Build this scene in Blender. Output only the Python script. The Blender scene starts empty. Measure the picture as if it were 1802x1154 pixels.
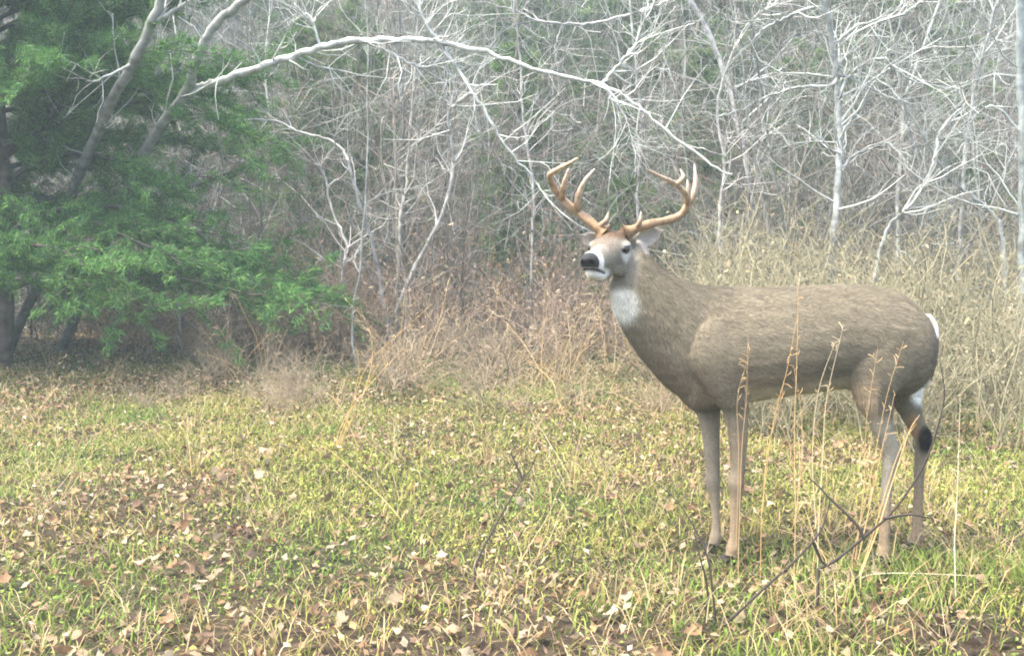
import bpy, math, random
import numpy as np
from mathutils import Vector, Matrix

# ------------------------------------------------------------------ camera, sky, sun, exposure
CAM_H, FPX, CX, CY, HORIZON = 1.2, 2175.0, 901.0, 577.0, 400.0
PITCH = math.atan((CY - HORIZON) / FPX)
S = bpy.context.scene
col = S.collection
cam_d = bpy.data.cameras.new('camera'); cam = bpy.data.objects.new('camera', cam_d); col.objects.link(cam)
cam.location = (0, 0, CAM_H); cam.rotation_euler = (math.pi / 2 - PITCH, 0, 0)
cam_d.sensor_width = 36; cam_d.lens = 36 * FPX / 1802; cam_d.clip_start = 0.05; cam_d.clip_end = 500
S.camera = cam
SUN_EL, SUN_AZ = math.radians(66), math.radians(245)          # azimuth clockwise from +Y: high, from the left
w = bpy.data.worlds.new('World'); S.world = w; w.use_nodes = True
nt = w.node_tree; bg = nt.nodes['Background']
sky = nt.nodes.new('ShaderNodeTexSky'); sky.sky_type = 'NISHITA'; sky.sun_disc = False
sky.sun_elevation = SUN_EL; sky.sun_rotation = SUN_AZ; sky.air_density = 1.0; sky.dust_density = 6.0; sky.ozone_density = 1.0
nt.links.new(sky.outputs[0], bg.inputs[0]); bg.inputs[1].default_value = 0.15
sl = bpy.data.lights.new('sun', 'SUN'); sl.energy = 1.5; sl.angle = math.radians(14); sl.color = (1.0, 0.965, 0.82)
so = bpy.data.objects.new('sun', sl); col.objects.link(so)
sd = Vector((math.sin(SUN_AZ) * math.cos(SUN_EL), math.cos(SUN_AZ) * math.cos(SUN_EL), math.sin(SUN_EL)))
so.rotation_euler = (-sd).to_track_quat('-Z', 'Y').to_euler(); so.location = (0, 0, 30)
S.view_settings.view_transform = 'Standard'; S.view_settings.look = 'None'
S.view_settings.exposure = 2.28; S.view_settings.gamma = 1.0
S.render.engine = 'CYCLES'
S.cycles.filter_width = 1.9
S.cycles.max_bounces = 6; S.cycles.diffuse_bounces = 3; S.cycles.volume_bounces = 0; S.cycles.transparent_max_bounces = 8

# ------------------------------------------------------------------ helpers
R0 = np.random.default_rng(7)

def P(px, py, d):
    """a point at distance d in front of the camera, laid out from the picture plan"""
    u = (px - CX) / FPX; v = -(py - CY) / FPX
    c, s = math.cos(PITCH), math.sin(PITCH)
    dy = c + v * s; dz = -s + v * c
    t = d / dy
    return np.array((u * t, d, CAM_H + dz * t))

def hsh(ix, iy, seed):
    n = (ix.astype(np.int64) * 374761393 + iy.astype(np.int64) * 668265263 + seed * 974711) & 0x7fffffff
    n = ((n ^ (n >> 13)) * 1274126177) & 0x7fffffff
    return ((n ^ (n >> 16)) & 0xffff) / 65535.0

def vnoise(x, y, sc, seed=0):
    x = np.asarray(x, float) / sc + 500; y = np.asarray(y, float) / sc + 500
    ix = np.floor(x); iy = np.floor(y); fx = x - ix; fy = y - iy
    fx = fx * fx * (3 - 2 * fx); fy = fy * fy * (3 - 2 * fy)
    a = hsh(ix, iy, seed); b = hsh(ix + 1, iy, seed); c = hsh(ix, iy + 1, seed); d = hsh(ix + 1, iy + 1, seed)
    return a + (b - a) * fx + (c - a) * fy + (a - b - c + d) * fx * fy

def gz(x, y):
    x = np.asarray(x, float); y = np.asarray(y, float)
    z = (vnoise(x, y, 0.9, 1) - .5) * .035 + (vnoise(x, y, 0.3, 2) - .5) * .014 + (vnoise(x, y, 3.0, 3) - .5) * .05 * np.clip((y - 5) / 5, 0, 1)
    t = np.clip(y - 21, 0, None)
    z = z + .40 * t * np.clip(t / 6, 0, 1) + (vnoise(x, y, 4, 4) - .5) * 1.2 * np.clip(t / 8, 0, 1)
    return z

def nrm(v):
    v = np.asarray(v, float)
    return v / (np.linalg.norm(v, axis=-1, keepdims=True) + 1e-9)

def mesh_np(name, V, F, colr=None, smooth=False):
    V = np.ascontiguousarray(V, np.float32); F = np.ascontiguousarray(F, np.int32)
    me = bpy.data.meshes.new(name); n, k = F.shape
    me.vertices.add(len(V)); me.vertices.foreach_set('co', V.ravel())
    me.loops.add(n * k); me.loops.foreach_set('vertex_index', F.ravel())
    me.polygons.add(n); me.polygons.foreach_set('loop_start', np.arange(0, n * k, k, dtype=np.int32))
    try: me.polygons.foreach_set('loop_total', np.full(n, k, np.int32))
    except Exception: pass
    me.update(calc_edges=True)
    if smooth: me.polygons.foreach_set('use_smooth', np.ones(n, bool))
    if colr is not None:
        c = np.ones((len(V), 4), np.float32); c[:, :3] = colr
        a = me.color_attributes.new('Col', 'FLOAT_COLOR', 'POINT'); a.data.foreach_set('color', c.ravel())
    return me

def add(name, me, mat, parent=None, loc=None):
    o = bpy.data.objects.new(name, me); col.objects.link(o)
    if mat is not None and len(me.materials) == 0: me.materials.append(mat)
    if parent is not None: o.parent = parent
    if loc is not None: o.location = loc
    return o

def empty(name, loc):
    o = bpy.data.objects.new(name, None); col.objects.link(o); o.location = tuple(loc); o.empty_display_size = .1
    return o

def tag(o, label, cat=None, group=None, kind=None):
    o['label'] = label
    if cat: o['category'] = cat
    if group: o['group'] = group
    if kind: o['kind'] = kind
    return o

def copy_thing(root, loc, rz, sc, label, group=None):
    r = root.copy(); col.objects.link(r); r.location = tuple(loc); r.rotation_euler = (0, 0, rz); r.scale = (sc, sc, sc)
    r['label'] = label
    if group: r['group'] = group
    for ch in list(root.children):
        c = ch.copy(); col.objects.link(c); c.parent = r
    return r

class Geo:
    """collects quads (tubes) or tris with a colour per vertex"""
    def __init__(s): s.V = []; s.F = []; s.C = []; s.n = 0
    def put(s, V, F, c=None):
        s.V.append(V); s.F.append(np.asarray(F) + s.n); s.n += len(V)
        if c is not None: s.C.append(np.broadcast_to(np.asarray(c, float), (len(V), 3)))
    def mesh(s, name, smooth=False, origin=None):
        V = np.concatenate(s.V); F = np.concatenate(s.F)
        if origin is not None: V = V - np.asarray(origin)
        return mesh_np(name, V, F, np.concatenate(s.C) if s.C else None, smooth)

def tube(pts, rad, k=4):
    pts = np.asarray(pts, float); n = len(pts)
    t = nrm(np.gradient(pts, axis=0))
    ref = np.array((.31, .83, .21)) if abs(t[0] @ nrm(np.array((.31, .83, .21)))) < .9 else np.array((.9, -.2, .3))
    a = nrm(np.cross(t, ref)); b = np.cross(t, a)
    ang = np.arange(k) * 2 * math.pi / k
    rad = np.broadcast_to(np.asarray(rad, float), (n,))
    V = pts[:, None] + rad[:, None, None] * (np.cos(ang)[None, :, None] * a[:, None] + np.sin(ang)[None, :, None] * b[:, None])
    i = np.arange(n - 1)[:, None] * k; j = np.arange(k)[None]; j2 = (j + 1) % k
    F = np.stack((i + j, i + j2, i + k + j2, i + k + j), -1).reshape(-1, 4)
    return V.reshape(-1, 3), F

def spline(ctrl, m=6):
    c = np.asarray(ctrl, float)
    if len(c) < 3: return np.linspace(c[0], c[-1], m + 1)
    q = np.vstack((2 * c[0] - c[1], c, 2 * c[-1] - c[-2])); out = []
    for i in range(1, len(q) - 2):
        for s_ in np.arange(m) / m:
            out.append(.5 * (2 * q[i] + (q[i + 1] - q[i - 1]) * s_ + (2 * q[i - 1] - 5 * q[i] + 4 * q[i + 1] - q[i + 2]) * s_ ** 2 + (3 * q[i] - q[i - 1] - 3 * q[i + 1] + q[i + 2]) * s_ ** 3))
    out.append(c[-1])
    return np.array(out)

def wander(rng, p, d, L, n, curl=.25, up=0.0):
    """a crooked path of n steps from p"""
    pts = [np.array(p, float)]; d = nrm(np.array(d, float))
    for i in range(n):
        d = nrm(d + rng.normal(0, curl, 3) + np.array((0, 0, up)))
        pts.append(pts[-1] + d * L / n)
    return np.array(pts)

def twigs(g, rng, pts, rads, n, Lr, colr, lev=1, up=.05, lo=.15, k=3, flat=1.0):
    m = len(pts)
    T = nrm(np.gradient(pts, axis=0))
    for _ in range(n):
        f = lo + (1 - lo) * rng.random(); i = min(int(f * (m - 1)), m - 2); fr = f * (m - 1) - i
        p = pts[i] + (pts[i + 1] - pts[i]) * fr
        s_ = nrm(np.cross(T[i], rng.normal(0, 1, 3))); s_[1] *= flat
        d = nrm(s_ * rng.uniform(.5, 1) + T[i] * rng.uniform(.2, .9) + np.array((0, 0, rng.uniform(-.1, .3))))
        L = rng.uniform(*Lr); r = min(float(np.interp(f * (m - 1), np.arange(m), rads)) * .6, .006 + L * .006)
        q = wander(rng, p, d, L, 4, .22, up)
        rr = np.linspace(r, max(r * .3, .0012), 5)
        V, F = tube(q, rr, k); c = np.array(colr) * rng.uniform(.75, 1.25); g.put(V, F, c)
        if lev > 0: twigs(g, rng, q, rr, rng.integers(2, 5), (L * .25, L * .6), colr, lev - 1, up, .25, k, flat)

# ------------------------------------------------------------------ materials
def mat(name, rough=.85, trans=0.0, attr=True, base=(.3, .3, .3), noise=None, bump=None, spec=.2, sheen=0.0):
    m = bpy.data.materials.new(name); m.use_nodes = True; t = m.node_tree; N = t.nodes; b = N['Principled BSDF']
    b.inputs['Roughness'].default_value = rough; b.inputs['Specular IOR Level'].default_value = spec
    if sheen: b.inputs['Sheen Weight'].default_value = sheen
    if attr:
        a = N.new('ShaderNodeAttribute'); a.attribute_name = 'Col'; src = a.outputs['Color']
    else:
        r = N.new('ShaderNodeRGB'); r.outputs[0].default_value = (*base, 1); src = r.outputs[0]
    if noise:
        sc, lo, hi = noise
        tc = N.new('ShaderNodeTexCoord'); n_ = N.new('ShaderNodeTexNoise'); n_.inputs['Scale'].default_value = sc; n_.inputs['Detail'].default_value = 5
        t.links.new(tc.outputs['Object'], n_.inputs['Vector'])
        mr = N.new('ShaderNodeMapRange'); mr.inputs['From Min'].default_value = .3; mr.inputs['From Max'].default_value = .7
        mr.inputs['To Min'].default_value = lo; mr.inputs['To Max'].default_value = hi; t.links.new(n_.outputs['Fac'], mr.inputs['Value'])
        mx = N.new('ShaderNodeMix'); mx.data_type = 'RGBA'; mx.blend_type = 'MULTIPLY'; mx.inputs['Factor'].default_value = 1
        cb = N.new('ShaderNodeCombineColor')
        for q in range(3): t.links.new(mr.outputs[0], cb.inputs[q])
        t.links.new(src, mx.inputs['A']); t.links.new(cb.outputs[0], mx.inputs['B']); src = mx.outputs['Result']
        if bump:
            bp = N.new('ShaderNodeBump'); bp.inputs['Strength'].default_value = bump; bp.inputs['Distance'].default_value = .01
            t.links.new(n_.outputs['Fac'], bp.inputs['Height']); t.links.new(bp.outputs[0], b.inputs['Normal'])
    t.links.new(src, b.inputs['Base Color'])
    if trans > 0:
        tr = N.new('ShaderNodeBsdfTranslucent'); ms = N.new('ShaderNodeMixShader'); ms.inputs[0].default_value = trans
        t.links.new(src, tr.inputs['Color']); t.links.new(b.outputs[0], ms.inputs[1]); t.links.new(tr.outputs[0], ms.inputs[2])
        t.links.new(ms.outputs[0], N['Material Output'].inputs['Surface'])
    return m

M_bark = mat('pale_bark', .9, noise=(11, .38, 1.15), bump=.8)
M_twig = mat('twig', .9)
M_grass = mat('grass_blades', .75, trans=.3, spec=.15)
M_leaf = mat('dead_leaf', .85, trans=.2, noise=(40, .6, 1.1), spec=.05)
M_cedar = mat('cedar_foliage', .8, trans=.25)
M_fur = mat('deer_coat', .9, noise=(26, .88, 1.1), spec=.08)
M_hair = mat('deer_hair', .85, trans=.12, spec=.1)
M_antler = mat('antler', .5, noise=(38, .55, 1.25), bump=.3, spec=.3)
M_eye = mat('deer_eye', .08, attr=False, base=(.01, .008, .006), spec=.6)
M_hoof = mat('hoof', .45, attr=False, base=(.025, .022, .02), spec=.3)

def ground_mat():
    m = bpy.data.materials.new('meadow_soil'); m.use_nodes = True; t = m.node_tree; N = t.nodes; b = N['Principled BSDF']
    b.inputs['Roughness'].default_value = .95; b.inputs['Specular IOR Level'].default_value = .1
    a = N.new('ShaderNodeAttribute'); a.attribute_name = 'Col'
    tc = N.new('ShaderNodeTexCoord')
    vo = N.new('ShaderNodeTexVoronoi'); vo.inputs['Scale'].default_value = 22; t.links.new(tc.outputs['Object'], vo.inputs['Vector'])
    n1 = N.new('ShaderNodeTexNoise'); n1.inputs['Scale'].default_value = 30; n1.inputs['Detail'].default_value = 8; t.links.new(tc.outputs['Object'], n1.inputs['Vector'])
    hs = N.new('ShaderNodeSeparateColor'); t.links.new(vo.outputs['Color'], hs.inputs[0])
    ml = N.new('ShaderNodeMath'); ml.operation = 'MULTIPLY'; t.links.new(hs.outputs[0], ml.inputs[0]); t.links.new(n1.outputs['Fac'], ml.inputs[1])
    mr = N.new('ShaderNodeMapRange'); mr.inputs['From Max'].default_value = .6; mr.inputs['To Min'].default_value = .45; mr.inputs['To Max'].default_value = 1.6
    t.links.new(ml.outputs[0], mr.inputs['Value'])
    mx = N.new('ShaderNodeVectorMath'); mx.operation = 'SCALE'; t.links.new(a.outputs['Color'], mx.inputs[0]); t.links.new(mr.outputs[0], mx.inputs['Scale'])
    t.links.new(mx.outputs[0], b.inputs['Base Color'])
    bp = N.new('ShaderNodeBump'); bp.inputs['Strength'].default_value = .7; bp.inputs['Distance'].default_value = .02
    t.links.new(ml.outputs[0], bp.inputs['Height']); t.links.new(bp.outputs[0], b.inputs['Normal'])
    return m
M_ground = ground_mat()

# ------------------------------------------------------------------ ground
def leafy(x, y):
    """how much leaf litter lies at a spot, 0..1; the rest is green"""
    L = .62 * vnoise(x, y, .8, 11) + .38 * vnoise(x, y, .27, 12)
    def blob(px, py, rx, ry, s_):
        d = FPX * CAM_H / (py - HORIZON); c = P(px, py, d)
        return s_ * np.exp(-(((x - c[0]) / rx) ** 2 + ((y - d) / ry) ** 2))
    L = L + blob(300, 1090, 1.0, .55, .35) + blob(450, 955, .34, .38, .5) + blob(720, 740, .35, .5, .25) + blob(60, 690, 1.8, .9, .4)
    L = L + blob(900, 1150, 1.1, .22, .3) + blob(1600, 1120, .5, .25, .25) - blob(1050, 880, .7, .6, .18) - blob(1700, 850, .5, 1.2, .3) - blob(300, 760, .9, 1.0, .12)
    L = L + .3 * np.clip((y - 9.5) / 3, 0, 1)
    return np.clip((L - .22) / .62, 0, 1)

gy = np.concatenate((np.linspace(-8, 2.6, 16), np.linspace(2.7, 9, 190), np.linspace(9.1, 24, 130), np.linspace(24.6, 70, 60)))
gx = np.concatenate((np.linspace(-60, -8, 24), np.linspace(-7.6, -3, 40), np.linspace(-2.95, 2.95, 180), np.linspace(3, 7.6, 40), np.linspace(8, 60, 24)))
X, Y = np.meshgrid(gx, gy)
GV = np.stack((X, Y, gz(X, Y)), -1).reshape(-1, 3)
nx, ny = len(gx), len(gy)
i, j = np.meshgrid(np.arange(nx - 1), np.arange(ny - 1)); q = (j * nx + i).ravel()
GF = np.stack((q, q + 1, q + nx + 1, q + nx), -1)
Lf = leafy(GV[:, 0], GV[:, 1])[:, None]
gc = np.array((.032, .036, .018)) * (1 - Lf) + np.array((.050, .037, .026)) * Lf
gc = gc * (1 - .15 * np.clip((GV[:, 1:2] - 13) / 5, 0, 1))
ground = add('ground', mesh_np('ground', GV, GF, gc, True), M_ground)
tag(ground, 'uneven meadow soil rising to a wooded bank behind', kind='structure')

def in_view(n, rng, y0, y1, side=.5, pw=1.0):
    """random ground spots, evenly spread over the wedge the lens looks into, a little wider than the frame"""
    y = np.sqrt(rng.random(n) ** pw * (y1 ** 2 - y0 ** 2) + y0 ** 2)
    x = rng.uniform(-1, 1, n) * (.414 * y + side)
    return x, y

# ------------------------------------------------------------------ grass
def blades(n, rng, y0, y1, Lr, wid, colfun, keep, lean=(.15, .9), pw=1.0):
    x, y = in_view(n, rng, y0, y1, 1.3, pw); k = rng.random(n) < keep(x, y); x = x[k]; y = y[k]; n = len(x)
    z = gz(x, y) - .004
    L = rng.uniform(*Lr, n) * (.7 + .6 * vnoise(x, y, .25, 21)) * (1 + 1.3 * np.exp(-((x - 1.35) / .75) ** 2 - ((y - 4.1) / .55) ** 2) + .5 * np.clip((3.9 - y) / .7, 0, 1)); az = rng.uniform(0, 6.283, n); le = rng.uniform(*lean, n)
    d = np.stack((np.cos(az) * np.sin(le), np.sin(az) * np.sin(le), np.cos(le)), -1)
    d2 = nrm(d + np.stack((np.cos(az), np.sin(az), -.6 * np.ones(n)), -1) * rng.uniform(.2, .9, n)[:, None])
    s_ = np.stack((-np.sin(az), np.cos(az), 0 * az), -1) * (wid * rng.uniform(.6, 1.3, n))[:, None]
    b = np.stack((x, y, z), -1); m_ = b + d * (L * .55)[:, None]; t = m_ + d2 * (L * .45)[:, None]
    V = np.stack((b - s_, b + s_, m_ - s_ * .8, m_ + s_ * .8, t), 1).reshape(-1, 3)
    o = np.arange(n)[:, None] * 5
    F = (o[:, :, None] + np.array(((0, 1, 3), (0, 3, 2), (2, 3, 4)))[None]).reshape(-1, 3)
    c = colfun(x, y, n); C = np.repeat(c, 5, 0).reshape(n, 5, 3) * np.array((.7, .7, .95, .95, 1.15))[None, :, None]
    return V, F, C.reshape(-1, 3)

def green(x, y, n):
    a = np.array((.160, .240, .048)); b = np.array((.35, .33, .090)); c = np.array((.135, .180, .085))
    u = np.clip(vnoise(x, y, .6, 31) * 1.2 - .2 + R0.normal(0, .25, n), 0, 1)[:, None]
    far = np.clip((y - 7) / 4, 0, 1)[:, None]
    return ((a * (1 - u) + b * u) * (1 - far * .6) + c * far * .6) * R0.uniform(.6, 1.35, n)[:, None]
def dry(x, y, n):
    a = np.array((.42, .28, .12)); b = np.array((.56, .46, .27)); u = R0.random(n)[:, None]
    return (a * (1 - u) + b * u) * R0.uniform(.5, 1.2, n)[:, None]

g = Geo()
V, F, C = blades(350000, R0, 2.7, 13, (.022, .060), .0023, green, lambda x, y: 1.0 - .72 * leafy(x, y)); g.put(V, F, C)
tag(add('grass', g.mesh('grass'), M_grass), 'short green winter grass covering the clearing', kind='stuff')
g = Geo()
V, F, C = blades(145000, R0, 2.7, 14, (.04, .13), .0017, dry, lambda x, y: (.25 + .65 * vnoise(x, y, .45, 41)) * (1 - .7 * np.clip((y - 7) / 3, 0, 1)), (.5, 1.35)); g.put(V, F, C)
tag(add('dry_grass', g.mesh('dry_grass'), M_grass), 'matted straw coloured dead grass lying through the green grass', kind='stuff')

# small broad weed leaves through the turf
def flecks(n, rng):
    x, y = in_view(n, rng, 2.7, 12, 1.3); k = rng.random(n) < 1 - .75 * leafy(x, y); x = x[k]; y = y[k]; n = len(x)
    p = np.stack((x, y, gz(x, y) + rng.uniform(.004, .035, n)), -1); a = nrm(rng.normal(0, 1, (n, 3)) * (1, 1, .45)); b = nrm(np.cross(a, rng.normal(0, .5, (n, 3)) + (0, 0, 1))); s_ = rng.uniform(.004, .011, n)[:, None]
    V = np.stack((p - a * s_, p + b * s_ * .6, p + a * s_, p - b * s_ * .6), 1).reshape(-1, 3)
    return V, np.arange(n * 4).reshape(n, 4), np.repeat(green(x, y, n) * 1.15, 4, 0)
g = Geo(); V, F, C = flecks(95000, R0); g.put(V, F, C)
tag(add('clover', g.mesh('clover'), M_grass), 'tiny green weed leaves growing low among the grass', kind='stuff')

# ------------------------------------------------------------------ fallen leaves
LEAFC = np.array(((.34, .22, .13), (.40, .29, .19), (.43, .35, .24), (.22, .135, .08), (.29, .20, .14), (.50, .42, .30), (.13, .085, .06), (.40, .27, .15)))
def leaf_mesh(rng, st, wd, curl, fold):
    t = np.linspace(0, 1, st); wv = wd(t)
    z = curl * (t - .5) ** 2 * 1.4 + rng.normal(0, .03, st)
    mid = np.stack((t - .5, rng.normal(0, .02, st), z), -1)
    l = mid + np.stack((0 * t, wv, fold * wv + rng.normal(0, .04, st)), -1); r = mid + np.stack((0 * t, -wv, fold * wv + rng.normal(0, .04, st)), -1)
    V = np.stack((l, mid, r), 1).reshape(-1, 3); o = np.arange(st - 1)[:, None] * 3
    F = (o[:, :, None] + np.array(((0, 1, 4, 3), (1, 2, 5, 4)))[None]).reshape(-1, 4)
    return V, F
oak = lambda t: (.06 + .30 * np.sin(np.pi * np.clip(t, 0, 1) ** .8)) * (1 + .28 * np.cos(t * 6.283 * 3.2)) * (t > 0) + .01
plain = lambda t: .02 + .30 * np.sin(np.pi * t ** .9)
def litter(n, rng, y0, y1, keep, size, pw=1.0):
    x, y = in_view(n, rng, y0, y1, 1.3, pw); k = rng.random(n) < keep(x, y); x = x[k]; y = y[k]; n = len(x)
    protos = [leaf_mesh(rng, 3, plain, rng.uniform(-.5, .9), rng.uniform(-.3, .9)) for _ in range(8)]
    g = Geo(); which = rng.integers(0, 8, n)
    for q in range(8):
        s_ = which == q; m = s_.sum(); Vp, Fp = protos[q]
        az = rng.uniform(0, 6.283, m); tx = rng.normal(0, .45, m); ty = rng.normal(0, .45, m); sz = rng.uniform(*size, m)
        p = Vp[None] * sz[:, None, None]
        p = np.stack((p[..., 0], p[..., 1] * np.cos(tx)[:, None] - p[..., 2] * np.sin(tx)[:, None], p[..., 1] * np.sin(tx)[:, None] + p[..., 2] * np.cos(tx)[:, None]), -1)
        p = np.stack((p[..., 0] * np.cos(ty)[:, None] + p[..., 2] * np.sin(ty)[:, None], p[..., 1], -p[..., 0] * np.sin(ty)[:, None] + p[..., 2] * np.cos(ty)[:, None]), -1)
        p = np.stack((p[..., 0] * np.cos(az)[:, None] - p[..., 1] * np.sin(az)[:, None], p[..., 0] * np.sin(az)[:, None] + p[..., 1] * np.cos(az)[:, None], p[..., 2]), -1)
        p = p + np.stack((x[s_], y[s_], gz(x[s_], y[s_]) + rng.uniform(.006, .035, m)), -1)[:, None]
        nv = Vp.shape[0]; F = (np.arange(m)[:, None, None] * nv + Fp[None]).reshape(-1, 4)
        c = LEAFC[rng.integers(0, len(LEAFC), m)] * rng.uniform(.6, 1.25, m)[:, None]
        g.put(p.reshape(-1, 3), F, np.repeat(c, nv, 0))
    return g
g = litter(86000, R0, 2.7, 14, lambda x, y: .12 + .85 * leafy(x, y) ** 1.4, (.012, .042))
tag(add('leaf_litter', g.mesh('leaf_litter'), M_leaf), 'small dead brown leaves scattered thickly over the grass', kind='stuff')

rngL = np.random.default_rng(5); big = []
for q in range(14):
    V, F = leaf_mesh(rngL, 7, oak if q % 3 else plain, rngL.uniform(-.6, 1.0), rngL.uniform(-.2, .8))
    c = np.repeat((LEAFC[q % 8] * rngL.uniform(.6, 1.0))[None], len(V), 0) * rngL.uniform(.85, 1.12, (len(V), 1))
    me = mesh_np('leaf', V, F, c); me.materials.append(M_leaf); big.append(me)
n_big = 0
while n_big < 290:
    x, y = in_view(1, rngL, 3.05, 7.0, .1, 1.5); x = float(x[0]); y = float(y[0])
    if rngL.random() > .2 + .8 * float(leafy(x, y)): continue
    o = add('leaf', big[int(rngL.integers(0, 14))], None, ground)
    sz = rngL.uniform(.036, .066); o.location = (x, y, float(gz(x, y)) + .03); o.scale = (sz, sz, sz)
    o.rotation_euler = (rngL.normal(0, .6), rngL.normal(0, .6), rngL.uniform(0, 6.28)); n_big += 1

# ------------------------------------------------------------------ woods: feature trees and saplings drawn branch by branch
GREY = (.44, .44, .42); PALE = (.44, .46, .44); BROWN = (.20, .15, .12); DARK = (.10, .085, .075)

def px_path(ctrl, d, rng, wob=.12, m=6):
    ph = rng.uniform(0, 6.28); n = len(ctrl); pts = []
    for q, c in enumerate(ctrl):
        dd = c[2] if len(c) > 2 else d + wob * math.sin(ph + q * .9)
        pts.append(P(c[0], c[1], dd))
    return spline(pts, m)

def branchy(name, label, cat, trunk, d, r0, r1, branches=(), seed=0, colr=GREY, ntw=12, tw=(.25, .8), group=None, lev=1, btw=7, wob=.12):
    """trunk and branches as drawn control points; further twigs grow from them"""
    rng = np.random.default_rng(seed + 100)
    tp = px_path(trunk, d, rng, wob)
    if cat != 'limb':
        foot = tp[np.argmin(tp[:, 2])]
        zg = float(gz(foot[0], foot[1]))
        if foot[2] > zg - .02:                       # carry the stem down into the ground
            nb_ = tp[1] if np.argmin(tp[:, 2]) == 0 else tp[-2]; dr = (foot - nb_) / max(.02, abs(foot[2] - nb_[2])); drop = foot[2] - zg + .05
            end = foot + np.array((np.clip(dr[0], -.6, .6) * drop * .8, 0, -drop))
            ext = np.linspace(end, foot, 5)[:-1]
            tp = np.vstack((ext, tp)) if np.argmin(tp[:, 2]) == 0 else np.vstack((tp, ext[::-1]))
        if tp[0, 2] > tp[-1, 2] and cat == 'sapling' and np.argmin(tp[:, 2]) != 0: tp = tp[::-1]
    tp = tp + rng.normal(0, .0045, tp.shape)
    low = tp[np.argmin(tp[:, 2])]
    root = empty(name, low); tag(root, label, cat, group)
    rr = np.linspace(r0, r1, len(tp)) * (1 + .08 * np.sin(np.arange(len(tp)) * 1.7))
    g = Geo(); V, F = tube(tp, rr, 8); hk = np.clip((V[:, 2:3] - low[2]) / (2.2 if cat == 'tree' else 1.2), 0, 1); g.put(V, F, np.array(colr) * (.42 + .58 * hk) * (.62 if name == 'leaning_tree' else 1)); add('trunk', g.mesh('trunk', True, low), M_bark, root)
    cr = Geo()
    for ctrl, ra, rb in branches:
        bp = px_path(ctrl, d, rng, wob * .7); bp[1:] += rng.normal(0, .0065, bp[1:].shape); b0 = tp[np.argmin(np.linalg.norm(tp - bp[0], axis=1))]
        if np.linalg.norm(b0 - bp[0]) < .5: bp[0] = b0
        br = np.linspace(ra, rb, len(bp)) * rng.uniform(.86, 1.16, len(bp)); gg = Geo(); V, F = tube(bp, br, 6); gg.put(V, F, colr)
        twigs(gg, rng, bp, br, btw, tw, colr, lev); add('branch', gg.mesh('branch', True, low), M_bark, root)
    twigs(cr, rng, tp, rr, ntw, tw, colr, lev, lo=.3)
    add('crown', cr.mesh('crown', False, low), M_twig, root)
    return root

# the grey tree behind the cedar, its long arching limb, and its neighbours
branchy('leaning_tree', 'grey leaning tree behind the cedar whose long pale limb arches over the clearing', 'tree',
        [(150, 520, 11.8), (205, 380, 11.1), (268, 245, 10.5), (325, 165, 10.2), (350, 100, 10.0), (378, 45, 9.9), (430, 0, 9.8), (500, -70, 9.7)], 12.3, .050, .034,
        [([(325, 165, 10.2), (352, 155, 10.18), (400, 138, 10.15), (480, 110, 10.11), (540, 92, 10.07), (600, 75, 10.04), (680, 70, 9.99), (740, 70, 9.95), (800, 80, 9.91), (870, 97, 9.87), (950, 125, 9.82), (1060, 150, 9.76), (1110, 178, 9.73), (1150, 210, 9.71), (1230, 275, 9.66), (1290, 310, 9.62)], .034, .008),
         ([(770, 74, 9.93), (803, 117, 9.93), (850, 190, 9.93), (890, 256, 9.93), (937, 312, 9.93), (960, 350, 9.93)], .017, .006),
         ([(1060, 150, 9.76), (1085, 118, 9.76), (1115, 85, 9.76), (1130, 40, 9.76), (1150, -20, 9.76)], .014, .007),
         ([(655, 76, 10.0), (686, 91, 10.0), (733, 117, 10.0), (772, 115, 10.0), (800, 140, 10.0)], .013, .005),
         ([(562, 82, 10.06), (552, 43, 10.06), (525, 13, 10.06), (500, -30, 10.06)], .012, .006),
         ([(770, 70, 9.93), (745, 30, 9.93), (735, -30, 9.93)], .014, .008),
         ([(1062, 152, 9.76), (1100, 205, 9.76), (1115, 260, 9.76)], .011, .004)], 1, (.56, .58, .55), 6, (.2, .8), None, 1, 20, .2)
branchy('leaning_tree', 'leftmost pale leaning trunk rising through the top of the cedar', 'tree',
        [(75, 480, 11.6), (125, 340, 10.8), (190, 190, 10.0), (235, 110, 9.65), (272, 30, 9.5), (300, -60, 9.4)], 11.6, .052, .036,
        [([(235, 110, 9.65), (180, 140, 9.5), (150, 145, 9.4)], .014, .006), ([(268, 40, 9.5), (320, 10, 9.5), (370, -30, 9.5)], .02, .01)], 2, (.44, .45, .43), 8)
branchy('bent_sapling', 'thin sapling bent over leftward in a low hook below the arching limb', 'sapling',
        [(665, 470), (649, 407), (634, 364), (617, 303), (608, 273), (586, 249), (530, 234), (487, 214), (426, 211), (398, 216)], 10.8, .016, .008,
        [([(586, 250), (600, 220), (620, 190)], .006, .003)], 3, (.44,.44,.43), 10, (.15, .5))
branchy('sapling', 'crooked pale sapling kinked outward then in, left of the buck antlers', 'sapling',
        [(715, 500), (738, 455), (777, 377), (798, 295), (790, 205), (808, 180), (835, 163)], 11.2, .020, .012,
        [([(790, 215), (785, 150), (780, 70)], .008, .004)], 4, (.42,.42,.41), 16, (.3, .8))
branchy('sapling', 'straight slim sapling standing beside a second below the arching limb', 'sapling',
        [(700, 520), (703, 420), (705, 377), (714, 334), (718, 282), (727, 160), (735, 40), (740, -40)], 11.6, .020, .010,
        [([(706, 372), (672, 355), (645, 335)], .009, .003), ([(708, 360), (740, 345), (770, 335)], .008, .003)], 5, (.42,.41,.37), 18, (.3, .8))
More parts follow.
